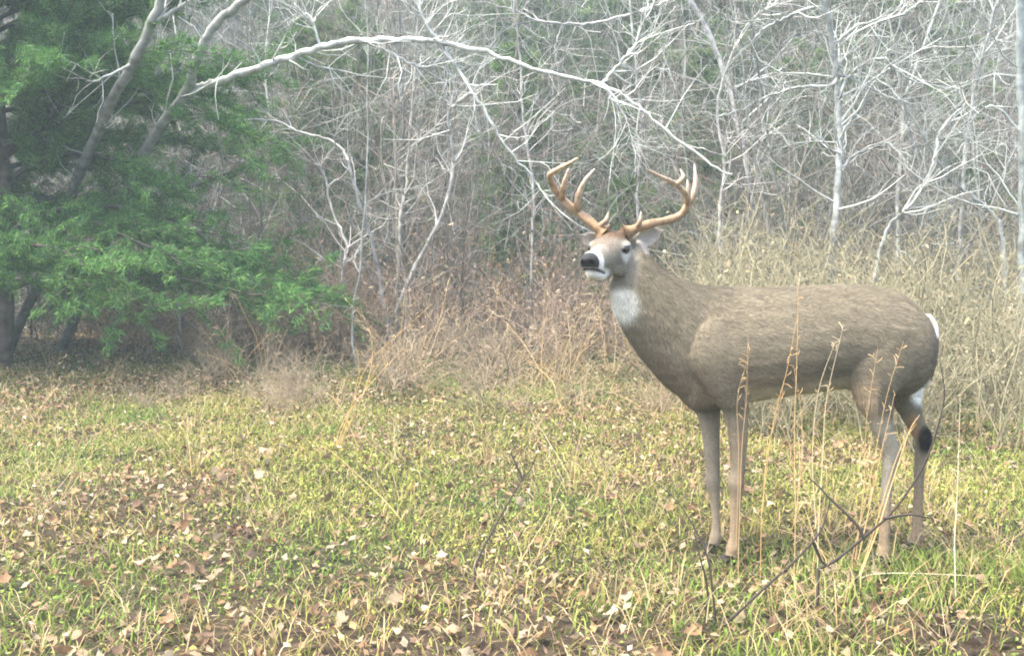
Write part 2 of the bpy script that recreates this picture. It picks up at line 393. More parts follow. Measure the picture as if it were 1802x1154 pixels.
branchy('sapling', 'tall thin upright brown sapling crossing behind the arching limb', 'sapling',
        [(700, 500), (697, 330), (694, 217), (686, 130), (682, 43), (680, -40)], 12.2, .018, .011, [], 6, (.36,.31,.26), 18, (.3, .8))
branchy('sapling', 'short knotty sapling with a dogleg stem below the hooked sapling', 'sapling',
        [(600, 520), (603, 480), (608, 425), (586, 377), (573, 316), (560, 285)], 11.0, .016, .008, [], 7, (.50, .47, .46), 14, (.2, .6))
branchy('sapling', 'forked grey sapling at the right edge of the cedar boughs', 'sapling',
        [(310, 500), (309, 445), (302, 410), (298, 330)], 11.3, .014, .008, [([(303, 412), (325, 392), (338, 365), (360, 345)], .010, .004)], 8, (.52, .50, .47), 10, (.2, .5))
branchy('birch_sapling', 'pale upright tree with arching side branches behind the buck', 'tree',
        [(1460, 560), (1464, 433), (1470, 390), (1474, 325), (1478, 260), (1475, 173), (1468, 108), (1460, 43), (1447, 0), (1440, -60)], 9.6, .028, .022,
        [([(1450, 9), (1403, 22), (1369, 37), (1343, 52), (1323, 74)], .014, .006),
         ([(1472, 150), (1421, 152), (1377, 160), (1343, 175), (1308, 193), (1260, 206)], .013, .005),
         ([(1476, 175), (1486, 147), (1503, 128), (1546, 102), (1577, 121), (1603, 141), (1642, 152), (1685, 154)], .014, .006),
         ([(1478, 130), (1507, 143), (1555, 165), (1598, 180), (1646, 186)], .011, .004),
         ([(1478, 240), (1510, 195), (1540, 168)], .010, .004),
         ([(1476, 300), (1490, 286), (1507, 271), (1538, 260), (1568, 256), (1600, 275)], .012, .005),
         ([(1476, 270), (1450, 250), (1425, 225)], .009, .004),
         ([(1466, 80), (1520, 40), (1580, 30), (1640, -10)], .012, .006)], 9, PALE, 26, (.3, .9), None, 1, 15)
branchy('bent_sapling', 'sapling arching down toward the right edge past the pale upright tree', 'sapling',
        [(1770, 520), (1763, 407), (1750, 381), (1715, 347), (1668, 312), (1642, 269), (1598, 195), (1560, 150), (1500, 120)], 9.9, .018, .007,
        [([(1642, 269), (1655, 230), (1672, 212), (1700, 190)], .009, .004)], 10, PALE, 16, (.25, .7))
branchy('bent_sapling', 'curved pale stem bowing out to the right of the upright tree', 'sapling',
        [(1540, 480), (1560, 405), (1585, 377), (1616, 342), (1637, 303), (1646, 269), (1655, 230), (1690, 190)], 9.4, .016, .008,
        [([(1650, 250), (1690, 235), (1697, 250), (1677, 280)], .008, .004)], 11, PALE, 12, (.25, .7))
branchy('sapling', 'thin pole sapling leaning right near the top right corner', 'sapling',
        [(1690, 420), (1700, 260), (1720, 134), (1733, 87), (1752, 13), (1770, -50)], 10.8, .018, .011, [], 12, PALE, 16, (.3, .8))
branchy('tree', 'straight pale trunk cut by the right edge of the picture', 'tree',
        [(1800, 560), (1797, 430), (1799, 260), (1796, 100), (1795, 0), (1793, -80)], 9.0, .030, .026, [([(1797, 230), (1750, 190), (1720, 185)], .01, .004)], 13, (.46, .50, .48), 12, (.3, .8))
branchy('bare_limb_tree', 'bare tree high above the buck with a limb sagging leftward', 'tree',
        [(1330, 520), (1322, 380), (1300, 220), (1260, 90), (1215, 0), (1190, -60)], 13.2, .04, .026,
        [([(1200, -20), (1160, 10), (1100, 28), (1040, 42), (1000, 42), (950, 38), (905, 18), (870, 10)], .022, .008),
         ([(1285, 160), (1350, 120), (1400, 60)], .014, .005), ([(990, 42), (975, 90), (985, 130)], .008, .003)], 14, (.46, .46, .45), 18, (.4, 1.0))
branchy('sapling', 'slim sapling rising just left of the raised antler tips', 'sapling',
        [(935, 480), (937, 400), (938, 330), (920, 210), (915, 100), (900, -20)], 11.9, .015, .009, [([(938, 340), (905, 300), (880, 290)], .007, .003)], 15, (.46, .45, .44), 18, (.3, .8))
branchy('sapling', 'slim sapling seen between the two antlers', 'sapling',
        [(1125, 420), (1122, 330), (1130, 230), (1120, 130), (1110, 20), (1108, -40)], 12.4, .016, .010, [], 16, (.46, .45, .44), 18, (.3, .8))
branchy('sapling', 'thin drooping sapling just right of the antler with fine twigs', 'sapling',
        [(1268, 480), (1266, 380), (1275, 290), (1262, 190), (1290, 90), (1330, 30), (1400, -10)], 11.2, .017, .008, [([(1265, 270), (1213, 256), (1180, 260)], .007, .003), ([(1270, 250), (1295, 240), (1330, 240)], .006, .003)], 17, (.50, .49, .47), 18, (.3, .8))

def zone(x, y):
    px = CX + x / y * FPX
    return ('behind the cedar' if px < 330 else 'under the long arching limb' if px < 640 else 'left of the buck antlers' if px < 960 else 'behind the buck antlers' if px < 1260 else 'behind the buck back' if px < 1560 else 'at the right edge')
# ordinary bare saplings, one look, many stems
def sapling_proto(seed, h, r, colr):
    rng = np.random.default_rng(seed); root = empty('bare_sapling', (0, 0, 0))
    tag(root, 'slender bare sapling tangled in the thicket behind the clearing', 'sapling', 'bare saplings of the thicket')
    tp = wander(rng, (0, 0, -.06), (rng.normal(0, .15), rng.normal(0, .15), 1), h, 12, .11, .06); rr = np.linspace(r, r * .3, 13)
    g = Geo(); V, F = tube(tp, rr, 6); g.put(V, F, colr); add('trunk', g.mesh('trunk', True), M_bark, root)
    cr = Geo()
    for _ in range(rng.integers(9, 14)):
        f = rng.uniform(.18, .95) * 12; i_ = int(f); p = tp[i_]; az = rng.uniform(0, 6.28)
        L = h * rng.uniform(.12, .34); q = wander(rng, p, (math.cos(az), math.sin(az), rng.uniform(-.1, .9)), L, 7, .2, rng.uniform(-.08, .1))
        qr = np.linspace(rr[i_] * .5, .003, 8); V, F = tube(q, qr, 4); cr.put(V, F, colr); twigs(cr, rng, q, qr, 8, (L * .2, L * .55), colr, 1)
    add('crown', cr.mesh('crown'), M_twig, root)
    return root
rs = np.random.default_rng(77)
SC = [(.26, .27, .25), (.20, .19, .17), (.32, .33, .31), (.17, .145, .13), (.22, .195, .17)]
first = [sapling_proto(300 + q, rs.uniform(3.2, 6.0), rs.uniform(.010, .022), SC[q % 5]) for q in range(12)]
used = [False] * 12
def put(protos, used, q, x, y, rz, sc, label, group):
    if not used[q]:
        used[q] = True; o = protos[q]; o.location = (x, y, float(gz(x, y))); o.rotation_euler = (0, 0, rz); o.scale = (sc,) * 3; o['label'] = label; o['group'] = group
        return o
    return copy_thing(protos[q], (x, y, float(gz(x, y))), rz, sc, label, group)
for q in range(190):
    y = rs.uniform(11.8, 26) if q < 170 else rs.uniform(9.8, 12)
    x = rs.uniform(-1, 1) * (.414 * y + .8)
    if q >= 170 and not (x > 1.5 or -3 < x < .6): x = rs.uniform(1.5, 4.5)
    put(first, used, q % 12, x, y, rs.uniform(0, 6.28), rs.uniform(.65, 1.15), 'slender bare sapling tangled in the thicket ' + zone(x, y), 'bare saplings ' + zone(x, y))

# the twig mass nobody could count
def twig_mass(n, seed, y0, y1, zfun, Lr, rad, cols):
    rng = np.random.default_rng(seed)
    y = rng.uniform(y0, y1, n); x = rng.uniform(-1, 1, n) * (.414 * y + 1.6); z = gz(x, y) + zfun(rng, n)
    az = rng.uniform(0, 6.283, n); el = rng.normal(.7, .6, n); L = rng.uniform(*Lr, n)
    d = np.stack((np.cos(az) * np.cos(el), np.sin(az) * np.cos(el), np.sin(el)), -1)
    p0 = np.stack((x, y, z), -1); p1 = p0 + d * (L * .5)[:, None]; d2 = nrm(d + rng.normal(0, .3, (n, 3))); p2 = p1 + d2 * (L * .5)[:, None]
    a = nrm(np.cross(d, rng.normal(0, 1, (n, 3)))); b = np.cross(d, a); r = rng.uniform(*rad, n)[:, None]
    ring = [(a, 0), (-.5 * a + .87 * b, 0), (-.5 * a - .87 * b, 0)]
    V = np.stack([p + r * s_ * o[0] for p, s_ in ((p0, 1), (p1, .8), (p2, .3)) for o in ring], 1).reshape(-1, 3)
    base = np.array([[s_ * 3 + q, s_ * 3 + (q + 1) % 3, s_ * 3 + 3 + (q + 1) % 3, s_ * 3 + 3 + q] for s_ in (0, 1) for q in range(3)])
    F = (np.arange(n)[:, None, None] * 9 + base[None]).reshape(-1, 4)
    c = np.asarray(cols)[rng.integers(0, len(cols), n)] * rng.uniform(.7, 1.25, n)[:, None]
    return V, F, np.repeat(c, 9, 0)
g = Geo()
V, F, C = twig_mass(17000, 1, 11.5, 18, lambda r, n: r.random(n) ** 2.0 * 2.6, (.25, 1.0), (.0022, .006), [(.20, .18, .165), (.14, .115, .105), (.38, .37, .35), (.16, .11, .095), (.12, .11, .09)]); g.put(V, F, C)
V, F, C = twig_mass(19000, 2, 16, 27, lambda r, n: r.random(n) ** 1.2 * 5.0, (.4, 1.5), (.004, .010), [(.17, .16, .15), (.12, .11, .10), (.33, .33, .32), (.13, .14, .10)]); g.put(V, F, C)
tag(add('thicket', g.mesh('thicket'), M_twig), 'dense grey mass of fine bare twigs filling the wood edge', kind='stuff')

# low bramble and weeds with dead leaves
def leaf_cloud(g, rng, pts, size, cols, n_each=1):
    n = len(pts); a = nrm(rng.normal(0, 1, (n, 3))); b = nrm(np.cross(a, rng.normal(0, 1, (n, 3)))); s_ = rng.uniform(*size, n)[:, None]
    V = np.stack((pts - a * s_, pts + b * s_ * .45, pts + a * s_, pts - b * s_ * .45), 1).reshape(-1, 3)
    F = np.arange(n * 4).reshape(n, 4); c = np.asarray(cols)[rng.integers(0, len(cols), n)] * rng.uniform(.65, 1.25, n)[:, None]
    g.put(V, F, np.repeat(c, 4, 0))
def shrub_proto(name, seed, h, ns, cols, stem, nl, label, cat, group, size=(.012, .03), spread=.5):
    rng = np.random.default_rng(seed); root = empty(name, (0, 0, 0)); tag(root, label, cat, group)
    g = Geo(); pts = []
    for _ in range(ns):
        az = rng.uniform(0, 6.28); p = np.array((rng.normal(0, .06), rng.normal(0, .06), -.03))
        q = wander(rng, p, (math.cos(az) * spread, math.sin(az) * spread, 1), h * rng.uniform(.6, 1.1), 8, .16, -.02); r = np.linspace(.006, .002, 9)
        V, F = tube(q, r, 4); g.put(V, F, np.array(stem) * rng.uniform(.7, 1.2)); twigs(g, rng, q, r, 7, (.1, .35), stem, 1)
        k = rng.random((nl // ns,)) * 7.99; i_ = k.astype(int); base = q[i_] + (q[i_ + 1] - q[i_]) * (k - i_)[:, None]
        pts.append(base + rng.normal(0, .10, base.shape))
    add('stems', g.mesh('stems'), M_twig, root)
    lg = Geo(); leaf_cloud(lg, rng, np.concatenate(pts), size, cols); add('foliage', lg.mesh('foliage'), M_leaf, root)
    return root
BR = [(.34, .23, .16), (.22, .15, .11), (.46, .33, .22), (.38, .31, .25), (.24, .24, .14), (.50, .40, .27)]
OL = [(.28, .27, .17), (.36, .31, .18), (.20, .22, .14), (.40, .33, .22), (.24, .20, .14)]
OR = [(.50, .29, .15), (.58, .38, .24), (.42, .24, .13), (.62, .46, .36)]
lb1, gr1 = 'low reddish brown bramble at the foot of the thicket', 'brambles along the thicket'
pb = [shrub_proto('bramble', 500 + q, rs.uniform(.9, 1.5), 11, BR, (.29, .215, .16), 300, lb1, 'bramble', gr1) for q in range(5)]; ub = [False] * 5
for q in range(64):
    y = rs.uniform(10.6, 15.5); x = rs.uniform(-.36 * y, .12 * y) if q < 52 else rs.uniform(.1 * y, .42 * y)
    put(pb, ub, q % 5, x, y, rs.uniform(0, 6.28), rs.uniform(.7, 1.15), 'low reddish brown bramble at the thicket foot ' + zone(x, y), 'brambles ' + zone(x, y))
lb2, gr2 = 'tall olive tan weed in the rank growth behind the buck', 'tall weeds behind the buck'
pw_ = [shrub_proto('tall_weed', 520 + q, rs.uniform(.9, 1.35), 10, OL, (.32, .29, .19), 250, lb2, 'weed', gr2, (.008, .022), .28) for q in range(5)]; uw = [False] * 5
for q in range(110):
    y = rs.uniform(6.6, 11.8); x = rs.uniform(.155 * y, .45 * y)
    put(pw_, uw, q % 5, x, y, rs.uniform(0, 6.28), rs.uniform(.7, 1.3) * (1.0 if y > 7.5 else .65), ('tall olive tan weed in the nearer rank growth ' if y < 9 else 'tall olive tan weed in the farther rank growth ') + zone(x, y), ('nearer' if y < 9 else 'farther') + ' tall weeds ' + zone(x, y))
MX = [(.30, .25, .17), (.34, .26, .20), (.22, .22, .13), (.28, .19, .14), (.18, .20, .10)]
pl = [shrub_proto('low_weed', 540 + q, rs.uniform(.35, .6), 8, MX, (.30, .24, .17), 100, 'x', 'weed', 'x', (.008, .02), .6) for q in range(4)]; ul = [False] * 4
for q in range(44):
    y = rs.uniform(7.8, 11.8); x = rs.uniform(-.30, .16) * y
    put(pl, ul, q % 4, x, y, rs.uniform(0, 6.28), rs.uniform(.6, 1.2) * (.6 if y < 8.6 else 1), ('nearer' if y < 9.3 else 'farther') + ' knee high dry weed at the clearing edge ' + zone(x, y), ('nearer' if y < 9.3 else 'farther') + ' knee high weeds ' + zone(x, y))
def one_shrub(px, py, h, ns, cols, stem, nl, label, seed, name='leafy_shrub', cat='shrub', size=(.02, .045), spread=.3):
    d = FPX * CAM_H / (py - HORIZON); p = P(px, py, d); o = shrub_proto(name, seed, h, ns, cols, stem, nl, label, cat, None, size, spread)
    o.location = (p[0], p[1], float(gz(p[0], p[1])))
one_shrub(275, 600, .85, 9, OR, (.40, .28, .2), 170, 'small shrub with orange brown dead leaves beside the cedar boughs', 601)
one_shrub(240, 590, 1.15, 5, OR, (.4, .3, .24), 60, 'thin stemmed shrub with pale pinkish leaves in front of the cedar edge', 602)
one_shrub(878, 600, 1.35, 12, OR, (.48, .32, .18), 240, 'tall tan leafed shrub standing left of the buck head', 603, spread=.14)
one_shrub(470, 620, 1.0, 8, OR, (.48, .33, .2), 90, 'upright rust coloured weed in the middle of the clearing edge', 604, size=(.012, .03), spread=.15)
one_shrub(960, 640, .9, 12, BR, (.46, .34, .26), 170, 'pinkish brown brush just under the buck muzzle', 605, size=(.012, .03))
one_shrub(770, 630, .9, 12, BR, (.46, .34, .26), 170, 'low tangled brown brush left of the tan leafed shrub', 606, size=(.012, .03))

# ------------------------------------------------------------------ evergreens
CED = [(.065, .155, .045), (.090, .205, .050), (.050, .125, .055), (.140, .260, .060)]
def sprays(rng, base, dirn, n_bl, L, wid):
    """feathery scale-leaf sprays: n thin blades fanned round each direction"""
    m = len(base); d = np.repeat(dirn, n_bl, 0); b = np.repeat(base, n_bl, 0); N = len(d)
    d = nrm(d + rng.normal(0, .42, (N, 3))); ll = rng.uniform(.45, 1.0, N)[:, None] * L
    b = b + d * (rng.random(N)[:, None] * .5 * L) + rng.normal(0, .012, (N, 3))
    s_ = nrm(np.cross(d, rng.normal(0, 1, (N, 3)))) * wid
    V = np.stack((b + s_, b + d * ll, b - s_), 1).reshape(-1, 3)
    F = np.arange(N * 3).reshape(N, 3)
    return V, F, N
def conifer(name, label, seed, h, spread, n_limb, z0, per, L, nb, wid, cols, trunk_r=.07, group=None, lean=(0, 0), droop=-.02, sub=7, expo=.6, elev=None, single=False):
    rng = np.random.default_rng(seed); root = empty(name, (0, 0, 0)); tag(root, label, 'tree', group)
    zz = np.linspace(-.1, h, 14); tp = np.stack((lean[0] * (zz / h) + .05 * np.sin(zz * 1.3), lean[1] * (zz / h) + .04 * np.cos(zz), zz), -1)
    g = Geo(); V, F = tube(tp, np.linspace(trunk_r, .012, 14), 8); g.put(V, F, (.19, .15, .13)); add('trunk', g.mesh('trunk', True), M_bark, root)
    lg = Geo(); cg = Geo()
    for q in range(n_limb):
        f = (q + rng.random()) / n_limb; z = z0 + (h * .97 - z0) * f; az = q * 2.4 + rng.normal(0, .3)
        p = np.array([np.interp(z, zz, tp[:, k]) for k in range(3)])
        ln = spread * (1 - f) ** expo * rng.uniform(.7, 1.12) + .15
        path = wander(rng, p, (math.cos(az), math.sin(az), rng.uniform(.15, .7) if elev is None else rng.uniform(*elev) + .5 * f), ln, 9, .10, droop); rr = np.linspace(trunk_r * .32 * (1 - .6 * f), .004, 10)
        if single: lg = Geo()
        V, F = tube(path, rr, 5); lg.put(V, F, (.10, .085, .075))
        tip = nrm(path[-1] - path[-2])
        for s_ in range(sub):
            t0 = rng.uniform(.12, 1) * 8.99; i_ = int(t0); pb_ = path[i_] + (path[i_ + 1] - path[i_]) * (t0 - i_)
            td = nrm(path[min(i_ + 1, 9)] - path[i_]); sd_ = nrm(np.cross(td, (0, 0, 1))) * rng.choice((-1, 1))
            dd = nrm(td * .7 + sd_ * rng.uniform(.2, 1) + np.array((0, 0, rng.uniform(-.25, .35))))
            sl_ = ln * rng.uniform(.18, .38); sp = wander(rng, pb_, dd, sl_, 5, .15, -.03); V, F = tube(sp, np.linspace(.006, .002, 6), 3); lg.put(V, F, (.10, .085, .075))
            k = rng.random(per) * 4.99; ii = k.astype(int); bb = sp[ii] + (sp[ii + 1] - sp[ii]) * (k - ii)[:, None] + rng.normal(0, .02, (per, 3))
            dv = nrm(dd + rng.normal(0, .5, (per, 3))); V, F, N = sprays(rng, bb, dv, nb, L, wid)
            c = np.asarray(cols)[rng.integers(0, len(cols), N)] * rng.uniform(.75, 1.25) * rng.uniform(.8, 1.2, N)[:, None]; cg.put(V, F, np.repeat(c, 3, 0))
        if single: add('limb', lg.mesh('limb'), M_bark, root)
    if not single: add('limbs', lg.mesh('limbs'), M_bark, root)['kind'] = 'stuff'
    add('crown', cg.mesh('crown'), M_cedar, root)
    return root
c = P(-2, 640, 10.8)
cedar = conifer('cedar_tree', 'large green cedar with sweeping boughs at the left edge', 42, 5.6, 2.75, 130, .62, 30, .075, 13, .0042, CED, .10, None, (.15, 0), -.045, 20, .85, (.0, .4), True)
cedar.location = (c[0], c[1], float(gz(c[0], c[1])))
PIN = [(.11, .19, .06), (.16, .25, .07), (.08, .14, .06)]
lb3, gr3 = 'small dark green evergreen half hidden far back in the wood', 'evergreens far back in the wood'
pe = [conifer('evergreen_tree', lb3, 60 + q, rs.uniform(5.5, 7.5), rs.uniform(1.3, 1.9), 46, .8, 10, .20, 9, .010, PIN, .06, gr3, (0, 0), -.01, 6) for q in range(3)]; ue = [False] * 3
spots = [(-5.6, 19), (-4.2, 23), (-2.6, 20), (-1.2, 24), (.2, 19.5), (1.6, 22.5), (3.1, 20), (4.6, 23.5), (6.2, 20.5), (7.4, 24), (-7.6, 22), (-6.2, 27), (-3, 28), (.6, 28), (3.6, 28), (7, 29), (9.5, 27), (2.3, 17), (-1.9, 16.5), (.1, 15.2), (1.3, 15.6), (-3.6, 17.5), (4.9, 17.2), (6.6, 17.6), (-.4, 21.5), (5.4, 19), (-5, 16.8), (-2.4, 14.8), (3.6, 15.4), (2.6, 19), (-1, 18), (5.6, 15.5), (-4, 25.5), (2, 25), (6, 26)]
for q, (x, y) in enumerate(spots): put(pe, ue, q % 3, x, y, rs.uniform(0, 6.28), rs.uniform(.75, 1.2) if y > 18 else .5, 'green evergreen half hidden in the wood ' + zone(x, y), 'evergreens in the wood ' + zone(x, y))
for (px, d, ztop, lb) in ((1100, 13.4, 2.05, 'low bright green evergreen showing between the antlers'), (905, 13.6, 2.3, 'low bright green evergreen just left of the antler tips'), (1245, 15.2, 3.1, 'yellow green evergreen above and right of the antlers'), (610, 15.0, 3.6, 'green evergreen showing just under the arching limb')):
    p = P(px, 400, d); copy_thing(pe[px % 3], (p[0], d, float(gz(p[0], d))), px * .37, ztop / 6.5, lb, None)['group'] = 'evergreens at the front of the wood'
def tree_proto(seed):
    o = sapling_proto(seed, 11, .10, (.18, .17, .155)); o.name = 'bare_tree'; tag(o, 'bare grey trunk standing on the wooded bank far behind', 'tree', 'bare trees on the far bank'); return o
pt = [tree_proto(700 + q) for q in range(4)]; ut = [False] * 4
for q in range(46):
    y = rs.uniform(23, 42); x = rs.uniform(-1, 1) * (.44 * y)
    put(pt, ut, q % 4, x, y, rs.uniform(0, 6.28), rs.uniform(.7, 1.2), 'bare grey tree on the far wooded bank ' + zone(x, y), 'far bare trees ' + zone(x, y))

# ------------------------------------------------------------------ the buck
D0 = 4.45
def D(px, py, lat=0.0): return P(px, py, D0 + lat)
PXM = D0 / FPX
def loft(rings):
    R = np.asarray(rings); n, k, _ = R.shape
    V = R.reshape(-1, 3); i_ = np.arange(n - 1)[:, None] * k; j_ = np.arange(k)[None]; j2 = (j_ + 1) % k
    F = [tuple(f) for f in np.stack((i_ + j_, i_ + j2, i_ + k + j2, i_ + k + j_), -1).reshape(-1, 4)]
    F.append(tuple(range(k - 1, -1, -1))); F.append(tuple(range((n - 1) * k, n * k)))
    return V, F
ANG = np.arange(24) * 2 * math.pi / 24
def slab(T, B, w_, lat=0.0, egg=0.0):
    t = D(*T, lat); b = D(*B, lat); c_ = (t + b) / 2; u = (t - b) / 2
    ww = w_ * (1 + egg * np.cos(ANG))
    return c_ + np.cos(ANG)[:, None] * u + (np.sin(ANG) * ww)[:, None] * np.array((0, 1, 0))
def interp_rings(rows, m=4):
    rows = np.asarray(rows, float); sp = spline(rows, m); return sp
pieces = []
tors = interp_rings([(1640, 583, 1641, 618, .045, 0), (1625, 552, 1632, 662, .105, 0), (1592, 520, 1600, 694, .150, 0), (1545, 505, 1550, 704, .172, .02), (1490, 501, 1490, 684, .180, .0), (1430, 503, 1430, 690, .195, -.05),
                     (1370, 505, 1370, 698, .200, -.05), (1310, 505, 1312, 707, .188, -.05), (1262, 504, 1258, 720, .165, -.02), (1230, 508, 1222, 722, .135, 0), (1212, 540, 1196, 700, .095, 0)])
pieces.append(loft([slab((r[0], r[1]), (r[2], r[3]), r[4], 0, r[5]) for r in tors]))
nk = interp_rings([(1290, 506, 1225, 712, .14, 0), (1235, 501, 1178, 686, .122, -.01), (1195, 489, 1132, 636, .108, -.02), (1168, 474, 1100, 588, .093, -.03), (1150, 455, 1080, 548, .082, -.03), (1136, 432, 1072, 518, .070, -.02), (1125, 420, 1075, 495, .058, -.01)])
pieces.append(loft([slab((r[0], r[1]), (r[2], r[3]), r[4], r[5]) for r in nk]))
def limb(rows):
    rows = spline(rows, 4); c_ = np.array([D(r[0], r[1], r[2]) for r in rows]); rad = rows[:, 3] * PXM; lat_r = rows[:, 4] * PXM
    out = []
    for q in range(len(c_)):
        t = nrm(c_[min(q + 1, len(c_) - 1)] - c_[max(q - 1, 0)]); a = nrm(np.array((-t[2], 0, t[0]))); b = np.array((0, 1.0, 0))
        out.append(c_[q] + np.cos(ANG)[:, None] * a * rad[q] + np.sin(ANG)[:, None] * b * lat_r[q])
    pieces.append(loft(out))
limb([(1266, 530, -.03, 10, 8), (1264, 565, -.075, 36, 34), (1262, 620, -.112, 50, 36), (1276, 670, -.115, 40, 32), (1290, 702, -.108, 28, 24), (1296, 730, -.095, 21, 19), (1299, 775, -.09, 16, 16), (1298, 828, -.09, 12.5, 13), (1295, 850, -.09, 15, 15), (1295, 874, -.09, 10.5, 11.5), (1293, 905, -.09, 8.2, 9), (1292, 942, -.09, 8.2, 9), (1290, 963, -.09, 12, 12.5), (1285, 980, -.09, 9.5, 11), (1281, 989, -.09, 10, 12)])
limb([(1225, 600, .07, 40, 32), (1235, 670, .09, 38, 28), (1245, 715, .085, 24, 21), (1250, 755, .08, 17, 17), (1253, 800, .08, 14, 14), (1255, 828, .08, 12, 12.5), (1254, 848, .08, 14, 14), (1257, 870, .08, 10, 11), (1259, 898, .08, 7.8, 8.8), (1260, 926, .08, 7.8, 8.8), (1259, 945, .08, 11, 12), (1254, 958, .08, 9, 11), (1250, 966, .08, 9.5, 11)])
limb([(1560, 570, -.09, 66, 36), (1548, 640, -.115, 60, 34), (1538, 690, -.12, 38, 28), (1546, 722, -.115, 26, 22), (1553, 750, -.11, 19, 17), (1562, 776, -.105, 15.5, 14), (1569, 796, -.10, 16, 13), (1566, 816, -.10, 12.5, 11.5), (1561, 850, -.10, 9.5, 10), (1558, 900, -.10, 9, 9.5), (1556, 950, -.10, 9.5, 10), (1555, 968, -.10, 12, 12), (1549, 984, -.10, 10, 11), (1544, 993, -.10, 10.5, 12)])
limb([(1590, 580, .09, 50, 34), (1592, 650, .11, 40, 32), (1594, 695, .11, 28, 25), (1603, 725, .105, 20, 19), (1614, 750, .10, 16, 15), (1625, 771, .095, 16, 13.5), (1622, 792, .095, 12.5, 11.5), (1618, 825, .095, 9.5, 10), (1616, 880, .095, 9, 9.5), (1614, 925, .095, 9.5, 10), (1613, 942, .095, 12, 12), (1607, 957, .095, 10, 11), (1603, 964, .095, 10.5, 12)])
# head in its own frame: x forward, y left, z up
HY, HP = math.radians(66), math.radians(7)
HC = D(1072, 441, -.085)
fw = np.array((-math.cos(HY) * math.cos(HP), -math.sin(HY) * math.cos(HP), math.sin(HP)))
lf = np.array((math.sin(HY), -math.cos(HY), 0)); upv = np.cross(fw, lf)
def Hd(x, y, z): return HC + np.multiply.outer(np.asarray(x, float), fw) + np.multiply.outer(np.asarray(y, float), lf) + np.multiply.outer(np.asarray(z, float), upv)
hr = spline([(-.125, -.03, .050, .048, 0), (-.09, -.012, .064, .058, 0), (-.05, -.002, .072, .065, -.05), (-.01, -.002, .073, .069, .0), (.03, -.014, .067, .060, .02), (.065, -.028, .057, .049, .0), (.10, -.040, .049, .042, -.05), (.14, -.052, .040, .035, -.05), (.175, -.059, .036, .034, 0), (.20, -.062, .030, .031, 0), (.213, -.063, .021, .023, 0), (.220, -.064, .009, .011, 0)], 3)
pieces.append(loft([Hd(r[0] + .012 * np.cos(ANG) * (r[0] > .15), np.sin(ANG) * r[3] * (1 + r[4] * np.cos(ANG)), r[1] + np.cos(ANG) * r[2]) for r in hr]))
pieces.append(loft([Hd(np.full(24, r[0]) , np.sin(ANG) * r[2] * 1.25, r[1] + np.cos(ANG) * r[2]) for r in spline([(.03, -.078, .024), (.07, -.088, .022), (.11, -.094, .019), (.15, -.097, .017), (.178, -.096, .013), (.19, -.095, .005)], 3)]))
for sgn in (1, -1):                                    # brow over each eye, cheek
    br = spline([(-.035, .045, .018, .012), (-.005, .060, .020, .017), (.03, .048, .008, .010)], 3)
    pieces.append(loft([Hd(np.full(24, r[0]), sgn * r[1] + np.cos(ANG) * r[3], r[2] + np.sin(ANG) * r[3]) for r in br]))
    pieces.append(loft([Hd(np.full(24, r[0]), sgn * r[1] + np.cos(ANG) * r[3], r[2] + np.sin(ANG) * r[3] * 1.3) for r in spline([(-.06, .035, -.05, .024), (-.01, .034, -.055, .026), (.05, .022, -.06, .018)], 3)]))
def ear(base, tip, normal, wid):
    ax = tip - base; L = np.linalg.norm(ax); t = ax / L; n_ = nrm(normal - t * (normal @ t)); s_ = np.cross(t, n_); out = []
    for f in np.linspace(-.08, 1, 12):
        ww = wid * min(1, .45 + 2.2 * max(f, 0)) * (.42 + .58 * math.sin(math.pi * min(1, max(0, f * .9 + .12)) ** .9)) * (1 if f < .85 else max(.08, (1 - f) / .15 * .75 + .1)); ff = max(f, 0)
        cs = np.cos(ANG) * ww; ln_ = np.sin(ANG) * .0075
        out.append(base + t * (f * L) + np.outer(cs, s_) + np.outer(ln_ + (np.abs(cs) / wid) ** 2 * wid * .55, n_))
    pieces.append(loft(out))
eb1 = Hd(-.085, .052, .035); ear(eb1, D(1166, 404, .03), np.array((.35, -.9, -.1)), .036)
eb2 = Hd(-.085, -.052, .035); ear(eb2, D(1020, 414, -.0), np.array((-.3, -.9, -.1)), .034)
for sgn in (1, -1):                                    # pedicles
    pieces.append(loft([Hd(-.045 + .0 * ANG - .012 * f, sgn * (.030 + .010 * f) + np.cos(ANG) * .019, .045 + .045 * f + np.sin(ANG) * .0) + np.outer(np.sin(ANG) * .019, fw) for f in np.linspace(0, 1, 4)]))
bv = []; bf = []; off = 0
for V, F in pieces:
    bv.append(V); bf += [tuple(int(q) + off for q in f) for f in F]; off += len(V)
feet = D(1430, 985); base = np.array((feet[0], feet[1], 0.0))
tmp = bpy.data.meshes.new('tmp'); tmp.from_pydata((np.concatenate(bv) - base).tolist(), [], bf); tmp.update()
import bmesh
bm = bmesh.new(); bm.from_mesh(tmp); bmesh.ops.recalc_face_normals(bm, faces=bm.faces[:]); bm.to_mesh(tmp); bm.free()
to = bpy.data.objects.new('tmp', tmp); col.objects.link(to)
rm = to.modifiers.new('r', 'REMESH'); rm.mode = 'VOXEL'; rm.voxel_size = .0052; rm.use_smooth_shade = True
sm = to.modifiers.new('s', 'SMOOTH'); sm.factor = .5; sm.iterations = 7
dg = bpy.context.evaluated_depsgraph_get(); body_me = bpy.data.meshes.new_from_object(to.evaluated_get(dg))
bpy.data.objects.remove(to); bpy.data.meshes.remove(tmp)
nv = len(body_me.vertices); co = np.empty(nv * 3, np.float32); body_me.vertices.foreach_get('co', co); co = co.reshape(-1, 3).astype(float)
no = np.empty(nv * 3, np.float32); body_me.vertices.foreach_get('normal', no); no = no.reshape(-1, 3).astype(float)
wc = co + base
